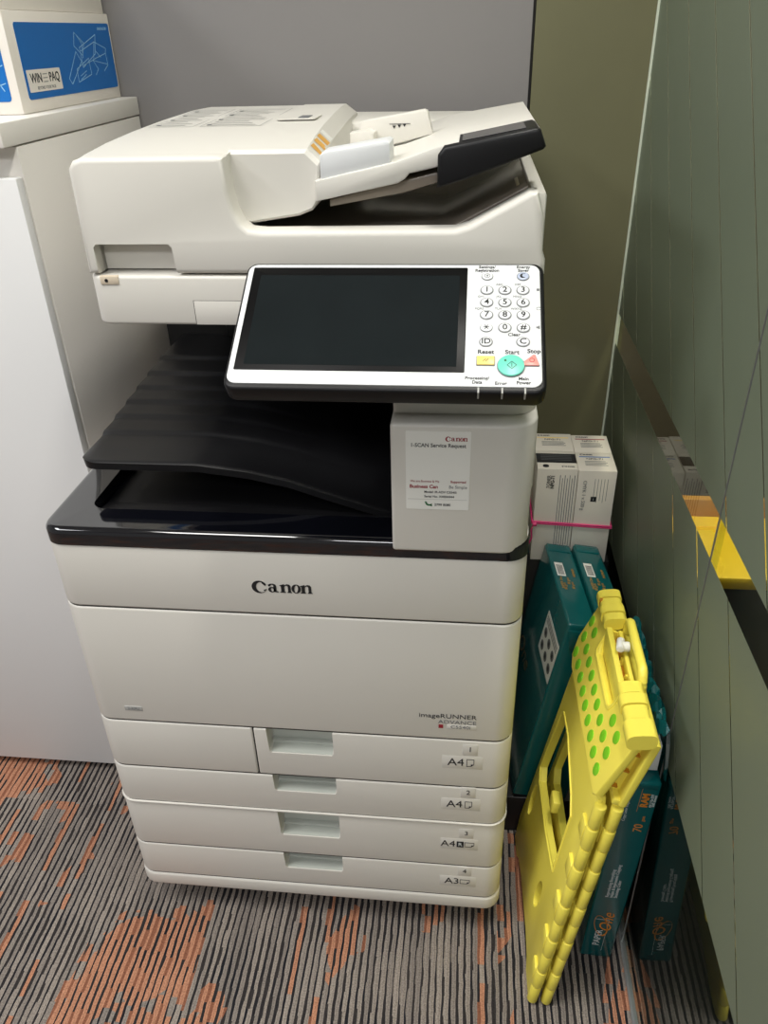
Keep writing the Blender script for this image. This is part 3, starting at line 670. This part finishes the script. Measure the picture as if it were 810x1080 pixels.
def ream(name, label, loc, rot, T, D, H, group):
    """upright pack of paper; local x -T..0, y -D/2..D/2, z 0..H"""
    t = thing(name, label, 'paper ream', loc, rot, group)
    b = B(); b.box(-T, 0, -D/2, D/2, 0, H, 'teal_wrap', .004, 3)
    b.build('wrapper', t)
    return t
LEAN = math.radians(9); YAW = math.radians(5)
ZR = .0965
def upright(x, label):
    t = ream('paper_ream', label, (x, .327, ZR), (0, LEAN, YAW), .049, .235, .412, 'teal reams beside the printer')
    b = B(); z = .4122
    b.box(-.042, -.027, .018, .058, z-.001, z+.0003, 'sticker_white', .0002)
    for k in range(9): b.box(-.0402, -.0288, .022+k*.0033, .022+k*.0033+.0016, z, z+.0005, 'ink')
    b.build('barcode_label', t)
    b = B()
    for k, (u, v, l) in enumerate(((-.038, -.002, .018), (-.026, .004, .012), (-.034, -.012, .014), (-.020, -.008, .01))): b.text('PAPER One' if k == 0 else '80 gsm', .007, (u, v, z+.0003), (-.0, 1, 0), (-1, 0, 0), 'ink_gold')
    b.text('PREMIUM', .006, (-.012, .03, z+.0003), (0, 1, 0), (-1, 0, 0), 'ink_gold'); b.build('gold_print', t)
    b = B(); b.box(-.046, -.004, .094, .117, z-.002, z+.001, 'teal_wrap', .0008); b.build('end_fold', t); b = B(); b.prism([(-.046, .4), (-.003, .4), (-.016, .36), (-.034, .36)], 'y', -.1186, -.117, 'teal_wrap', .0004); b.build('end_fold', t)
    return t
r1 = upright(.686, 'upright teal paper ream with a large white label, nearest the printer')
b = B(); x = -.0493
b.prism(rrect(-.112, -.012, .275, .358, .003), 'x', x, x+.002, 'sticker_white'); x -= .0002
for i in range(3):
    for j in range(2):
        b.prism(ellipse(-.093+i*.031, .294+j*.028, .010, .009, 16), 'x', x, x+.0004, 'ink_grey'); b.box(x-.0002, x+.0002, -.097+i*.031, -.089+i*.031, .290+j*.028, .298+j*.028, 'ink')
for k in range(3): b.box(x, x+.0003, -.106, -.018, .338+k*.005, .340+k*.005, 'ink_grey')
lab(b.build('handling_label', r1), 'white label with dark handling symbols')
b = B(); b.text('One', .05, (-.0493, .06, .20), (0, -1, 0), Z, 'ink_brown', shear=.3); lab(b.build('side_print', r1), 'dull brown lettering')
upright(.737, 'upright teal paper ream between the labelled ream and the glass wall')
t = ream('paper_ream', 'front teal paper ream standing on the carpet behind the yellow step stool', (.8075, .062, 0), (0, math.radians(2.4), 0), .0515, .18, .43, 'teal reams beside the printer')
b = B(); y = -.0904; U = (0, 0, 1); V = (-1, 0, 0)
b.text('PAPER', .0155, (-.030, y, .055), U, V, 'ink_white', sx=1.0)
b.text('One', .028, (-.022, y, .098), U, V, 'ink_orange', shear=.35)
b.poly2d([ellipse(0, 0, .028, .0105, 36, .25), ellipse(.001, .0006, .0262, .0092, 36, .25)], 'ink_orange', frame((-.030, y, .088), U, V))
b.box(-.0195, -.0191, y, y+.0003, .02, .105, 'ink_white'); b.box(-.0195, -.041, y, y+.0003, .105, .1054, 'ink_white')
b.build('brand_print', t); b = B()
for s, u in (('Reproducing Everything', -.033), ('Inkjet & Impressive Copying', -.0265), ('Stunning Color', -.020)): b.text(s, .0072, (u, y, .165), U, V, 'ink_white', 'LEFT')
b.build('slogan_print', t); b = B()
b.text('70', .018, (-.016, y, .335), U, V, 'ink_orange'); b.text('gsm', .007, (-.013, y, .356), U, V, 'ink_orange')
b.text('RAM', .014, (-.017, y, .395), U, V, 'ink_orange', bold=.0006); b.box(-.025, -.0245, y, y+.0003, .37, .42, 'ink_orange')
for s, u in (('500 sheets', -.0045), ('A4 210x297', -.0085)): b.text(s, .0056, (u, y, .395), U, V, 'ink_white')
b.text('Copy Laser Inkjet', .0062, (-.040, y, .37), U, V, 'ink_white'); b.build('weight_print', t)
b = B(); b.box(-.047, -.004, -.0906, -.088, .418, .4285, 'teal_wrap', .0008); b.build('end_fold', t)
# opened wrapper with leftover sheets on the front ream
L = (.8115, .088, .4335)
t = thing('paper_ream', 'crumpled opened teal wrapper with white paper showing, lying on the front ream', 'paper ream', L)
bm = bmesh.new(); bmesh.ops.create_grid(bm, x_segments=10, y_segments=34, size=.5)
rnd = random.Random(3)
for v in bm.verts:
    x, y = v.co.x, v.co.y
    z = .102*(1-(2*abs(x))**3) + rnd.uniform(-.006, .006) + .006*math.sin(y*40+x*9)
    v.co = Vector((x*.034+.0015*math.sin(y*31), y*.235, max(.001, z)))
bmesh.ops.solidify(bm, geom=bm.faces[:], thickness=.0012)
b = B(); b.bm(bm, 'teal_wrap'); b.v = [Vector(v) for v in b.v]; b.build('wrapper', t, angle=20)
b = B(); b.box(-.016, .010, -.095, .095, .0, .05, 'sticker_white', .001); b.build('paper_stack', t)
b = B(); b.prism(ellipse(.0, .066, .026, .011, 24, -.3), 'x', .0085, .0105, 'sticker_white', .0004); lab(b.build('torn_label', t), 'white torn wrapper label'); b = B(); b.prism(rrect(-.09, -.05, .045, .07, .004), 'z', .078, .079, 'sticker_white', M=Matrix.Translation((0, 0, .004))); lab(b.build('torn_label', t), 'white torn wrapper label')

# toner boxes in the corner
tx0 = .668
def toner(i, j, label, band, wd):
    x0 = tx0 if i == 0 else tx0+.0715; x1 = x0+(.0705 if i == 0 else .0665); y0 = .4525+.0725*j; y1 = y0+.0715; z0, z1 = .469, .6635-(.002 if i else 0)
    L = ((x0+x1)/2, (y0+y1)/2, z0)
    t = thing('toner_box', label, 'box', L, group='toner boxes tied in a bundle')
    b = B(L); b.box(x0, x1, y0, y1, z0, z1, 'toner_white', .0008); b.build('box_body', t)
    b = B(L); z = z1+.0002
    cx = (x0+x1)/2
    if wd == 'black':
        b.box(x0+.0002, x1-.0002, y0+.024, y1-.012, z1-.001, z, 'toner_black')
        for k in range(4): b.box(x0+.008, x1-.008, y0+.034+k*.006, y0+.0352+k*.006, z, z+.0002, 'ink_grey')
        b.prism(ellipse(x0+.015, y0+.011, .0055, .0055, 20), 'z', z-.0004, z+.0003, 'toner_black'); canon(b, (x1-.028, y0+.008, z+.0002), X, Y, .022, 'ink')
    else:
        canon(b, (x0+.008, y1-.011, z+.0001), X, Y, .022, 'ink'); b.box(x0+.006, x1-.006, y1-.019, y1-.0165, z-.0002, z+.0002, band)
        b.text('NPG-71', .0085, (cx, y1-.026, z+.0001), X, Y, 'ink', sx=1.1)
        for k in range(4): b.box(x0+.014, x1-.016+.003*(k % 2), y1-.036-k*.005, y1-.0346-k*.005, z-.0002, z+.0002, 'ink_grey')
    b.build('top_print', t)
    if j == 0:
        b = B(L); y = y0-.0003
        if i == 0:
            b.text('NPG-71', .009, (x0+.028, y, z1-.026), Z, (-1, 0, 0), 'ink', 'CENTER', sx=.9, bold=.0003); b.text('TONER', .009, (x0+.021, y, z1-.026), Z, (-1, 0, 0), 'ink', sx=.9)
            for k in range(7): b.box(x0+.040+k*.0042, x0+.0412+k*.0042, y, y+.0004, z1-.165+.004*(k % 3), z1-.012-.006*(k % 2), 'ink_grey')
        else:
            b.text('CMYK 1 x 500 g', .009, (x0+.013, y, z1-.050), (0, 0, -1), X, 'ink_grey'); b.box(x0+.026, x0+.036, y, y+.0004, z1-.062, z1-.052, 'ink'); b.text('i', .008, (x0+.031, y-.0002, z1-.057), X, Z, 'ink_white')
            for k in range(5): b.box(x0+.030+k*.0055, x0+.0308+k*.0055, y, y+.0004, z1-.060-.004*(k % 2), z1-.016, 'ink_grey')
        b.build('side_print', t)
toner(0, 0, 'toner box with a black band across its top, front left of the tied bundle', None, 'black')
toner(1, 0, 'white toner box with a blue line on its top, front right of the tied bundle', 'carton_blue', 'x')
toner(0, 1, 'white toner box with a yellow line on its top, behind the black banded box', 'reset_yellow', 'x')
toner(1, 1, 'white toner box with a red line on its top, behind the blue lined box', 'ink_red', 'x')
z = .555; x0, x1, y0, y1 = tx0-.0022, tx0+.1402, .4503, .5982
pts = []
for a in range(0, 41):
    q = a/40*4; k = int(q) % 4; f = q-int(q)
    c_ = ((x0, y0), (x1, y0), (x1, y1), (x0, y1)); p, r2 = c_[k], c_[(k+1) % 4]
    pts.append((p[0]+(r2[0]-p[0])*f, p[1]+(r2[1]-p[1])*f, z-.006*f*(k == 0)-.006*(k == 1)-.006*(1-f)*(k == 2)))
b = B(((x0+x1)/2, y0, z)); b.tube(pts, .0018, 'pink_string'); b.tube([(p[0], p[1], p[2]-.0035) for p in pts], .0016, 'pink_string')
ts = tag(b.build('tie_string'), 'pink plastic string tied around the white toner boxes', 'string')
b = B(((x0+x1)/2, y0, z)); b.tube([(x0+.004, y0-.003, z), (x0-.001, y0-.006, z-.015), (x0+.001, y0-.006, z-.032), (x0-.003, y0-.004, z-.045)], .0016, 'pink_string'); b.cyl((x0+.001, y0-.0035, z-.004), (x0+.008, y0-.0035, z-.003), .0042, 'pink_string', 12, bev=.001); b.build('knot', ts)

# ================================================================== folded step stool
SO = Vector((.69, .04, 0))
ST = thing('step_stool', 'folded yellow plastic step stool with green dots leaning towards the glass wall', 'step stool', SO)
F1 = frame((.667, -.105, .001), (-.03, 1, 0), (.055, .005, .484))     # x along the floor, y up the leg, z towards the wall
def sb(M): return B(SO, M)
def leg_panel(n0, n1, ribs):
    b = sb(F1)
    out = [(0, 0), (.045, 0), (.060, .014), (.100, .022), (.200, .022), (.240, .014), (.255, 0), (.300, 0), (.303, .06), (.243, .478), (.236, .486), (.004, .486), (0, .48)]
    b.prism(out, 'z', n0, n1, 'stool_yellow', .002, 2); o = b.build('leg_panel', ST)
    hole = [(.066, .235), (.150, .222), (.245, .222), (.262, .240), (.256, .275), (.232, .40), (.222, .412), (.175, .412), (.090, .382), (.066, .365)]
    c1 = sb(F1); c1.prism(hole, 'z', n0-.01, n1+.01, 'stool_yellow')
    c2 = sb(F1); c2.prism(ellipse(.256, .160, .013, .042, 20, .10), 'z', n0-.01, n1+.01, 'stool_yellow')
    c3 = sb(F1); c3.prism(ellipse(.096, .130, .014, .036, 20, .16), 'z', n0-.01, n1+.01, 'stool_yellow')
    cut(o, [c1, c2, c3])
    return o, hole
lp, hole = leg_panel(0, .012, True)
b = sb(F1)   # raised rim round the opening
for q0, q1 in zip(hole, hole[1:]+hole[:1]):
    b.cyl((q0[0], q0[1], 0), (q1[0], q1[1], 0), .0018, 'stool_yellow', 10)
b.build('opening_rim', lp)
leg_panel(.024, .036, False)
# folded side panels between the two legs, ribs showing through the openings
b = sb(F1)
for x0, x1 in ((.012, .145), (.150, .232)): b.box(x0, x1, .06, .47, .0145, .0215, 'stool_yellow', .001)
for k in range(6): b.box(.072+k*.026, .076+k*.026, .19, .43, .008, .015, 'stool_yellow', .0008)
for k in range(2): b.box(.085+k*.07, .112+k*.07, .225+k*.03, .25+k*.03, .002, .015, 'stool_yellow', .003)
cutp = b.build('folding_side', ST)
c = sb(F1); c.prism([(.10, .23), (.20, .23), (.205, .39), (.11, .365)], 'z', 0, .03, 'stool_yellow'); cut(cutp, [c])
# two rows of hinge knuckles along the front edge
for n, w0 in ((.002, 0), (.024, 1)):
    b = sb(F1); N = 11
    for k in range(N):
        a, e = .006+k*.4745/N, .006+(k+1)*.4745/N-.0025
        b.cyl((-.003, a, n+.003), (-.003, e, n+.003), 0.0088 if k % 2 else .0082, 'stool_yellow', 20, bev=.0015)
        if k % 2: b.box(.0, .022, a+.006, e-.004, n-.0065, n+.002, 'stool_yellow', .0015)
    b.box(-.001, .030, .004, .482, n-.001, n+.006, 'stool_yellow', .002); b.build('hinge_edge', ST)
# two halves of the top, folded up with the dots outward
F2 = frame((.714, -.105, .498), (-.01, 1, 0), (.041, 0, .105))
def half(F, flip=False):
    b = sb(F)
    out = [(-.008, .004), (.0, -.004), (.235, -.004), (.258, .004), (.272, .03), (.272, .108), (.206, .108), (.200, .078), (.192, .068), (.092, .068), (.084, .078), (.078, .108), (-.008, .108)]
    b.prism(out, 'z', 0, .011, 'stool_yellow', .0025, 3); return b
b = half(F2); top = b.build('step_half', ST); lab(top, 'yellow half step with rows of green dots')
b = sb(F2)
for v, us in ((.012, [.018+.0282*i for i in range(9)]), (.040, [.022+.0283*i for i in range(9)]), (.067, [.025, .054, .228, .255])):
    for u in us: b.prism(ellipse(u+.006, v+.004, .0085, .0085, 18), 'z', -.0010, .001, 'dot_green', .0004)
lab(b.build('grip_dots', top), 'green rubber grip dots')
b = sb(F2)    # raised wall round the handle slot
ou = [(.078, .106), (.078, .078), (.082, .066), (.092, .062), (.192, .062), (.202, .066), (.206, .078), (.206, .106)]
inn = [(.201, .106), (.201, .079), (.198, .070), (.190, .067), (.094, .067), (.086, .070), (.083, .079), (.083, .106)]
b.prism(ou+inn, 'z', -.0015, .024, 'stool_yellow', .001, 2)
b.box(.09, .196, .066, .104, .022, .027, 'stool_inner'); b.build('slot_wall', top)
F3 = frame((.748, -.105, .494), (-.01, 1, 0), (.026, 0, .105))
b = sb(F3); b.prism([(-.008, -.010), (.272, -.010), (.272, .104), (-.008, .104)], 'z', .0, .011, 'stool_yellow', .003, 3); b.box(-.006, .27, -.012, -.002, -.008, .006, 'stool_yellow', .002)
for k in range(8): b.box(.01+k*.034, .013+k*.034, .0, .10, -.012, .002, 'stool_yellow')
h2 = b.build('step_half', ST)
# inner ribs in the gap, seen at the front end
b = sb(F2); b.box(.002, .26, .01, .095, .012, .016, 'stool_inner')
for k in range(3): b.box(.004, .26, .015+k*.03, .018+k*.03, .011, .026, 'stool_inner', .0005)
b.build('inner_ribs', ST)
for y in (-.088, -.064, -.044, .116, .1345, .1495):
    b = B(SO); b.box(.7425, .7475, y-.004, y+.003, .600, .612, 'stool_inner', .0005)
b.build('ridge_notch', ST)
# ridge knuckles along the top
b = B(SO)
def ridge(y0, y1, r, dx=0):
    se = lambda v: math.copysign(abs(v)**.62, v)
    b.loft([[Vector((.7575+dx+r*1.08*se(math.cos(a)), y, .605+r*.72*se(math.sin(a))+.12*r*se(math.cos(a)))) for a in [k/24*2*math.pi for k in range(24)]] for y in (y0, y0+.002, y1-.002, y1)], 'stool_yellow')
for y0, y1, r in ((-.119, -.090, .0165), (-.088, -.066, .0140), (-.064, -.046, .0158), (-.044, -.024, .0140), (.100, .115, .0138), (.117, .133, .0158), (.135, .149, .0138), (.151, .168, .0155)):
    ridge(y0, y1, r)
    if y1 in (-.024, .168): b.build('ridge_hinge', ST); b = B(SO)

b = B(SO); pts = []
for k in range(25):
    a = math.pi*k/24; pts.append((.7745, .038-.058*math.cos(a)*1.0, .596+.026*min(1, math.sin(a)*1.8)))
b.tube(pts, .0062, 'stool_yellow', 12)
b.box(.745, .7535, -.022, .096, .560, .604, 'stool_yellow', .002); b.box(.762, .768, -.02, .094, .565, .600, 'stool_yellow', .002)
b.build('carry_handle', ST)
b = B(SO); b.cyl((.752, .045, .612), (.768, .045, .612), .007, 'sticker_white', 16, bev=.0015); b.cyl((.754, .036, .614), (.758, .056, .614), .0055, 'sticker_white', 12, bev=.001); lab(b.build('handle_latch', ST), 'small white latch')
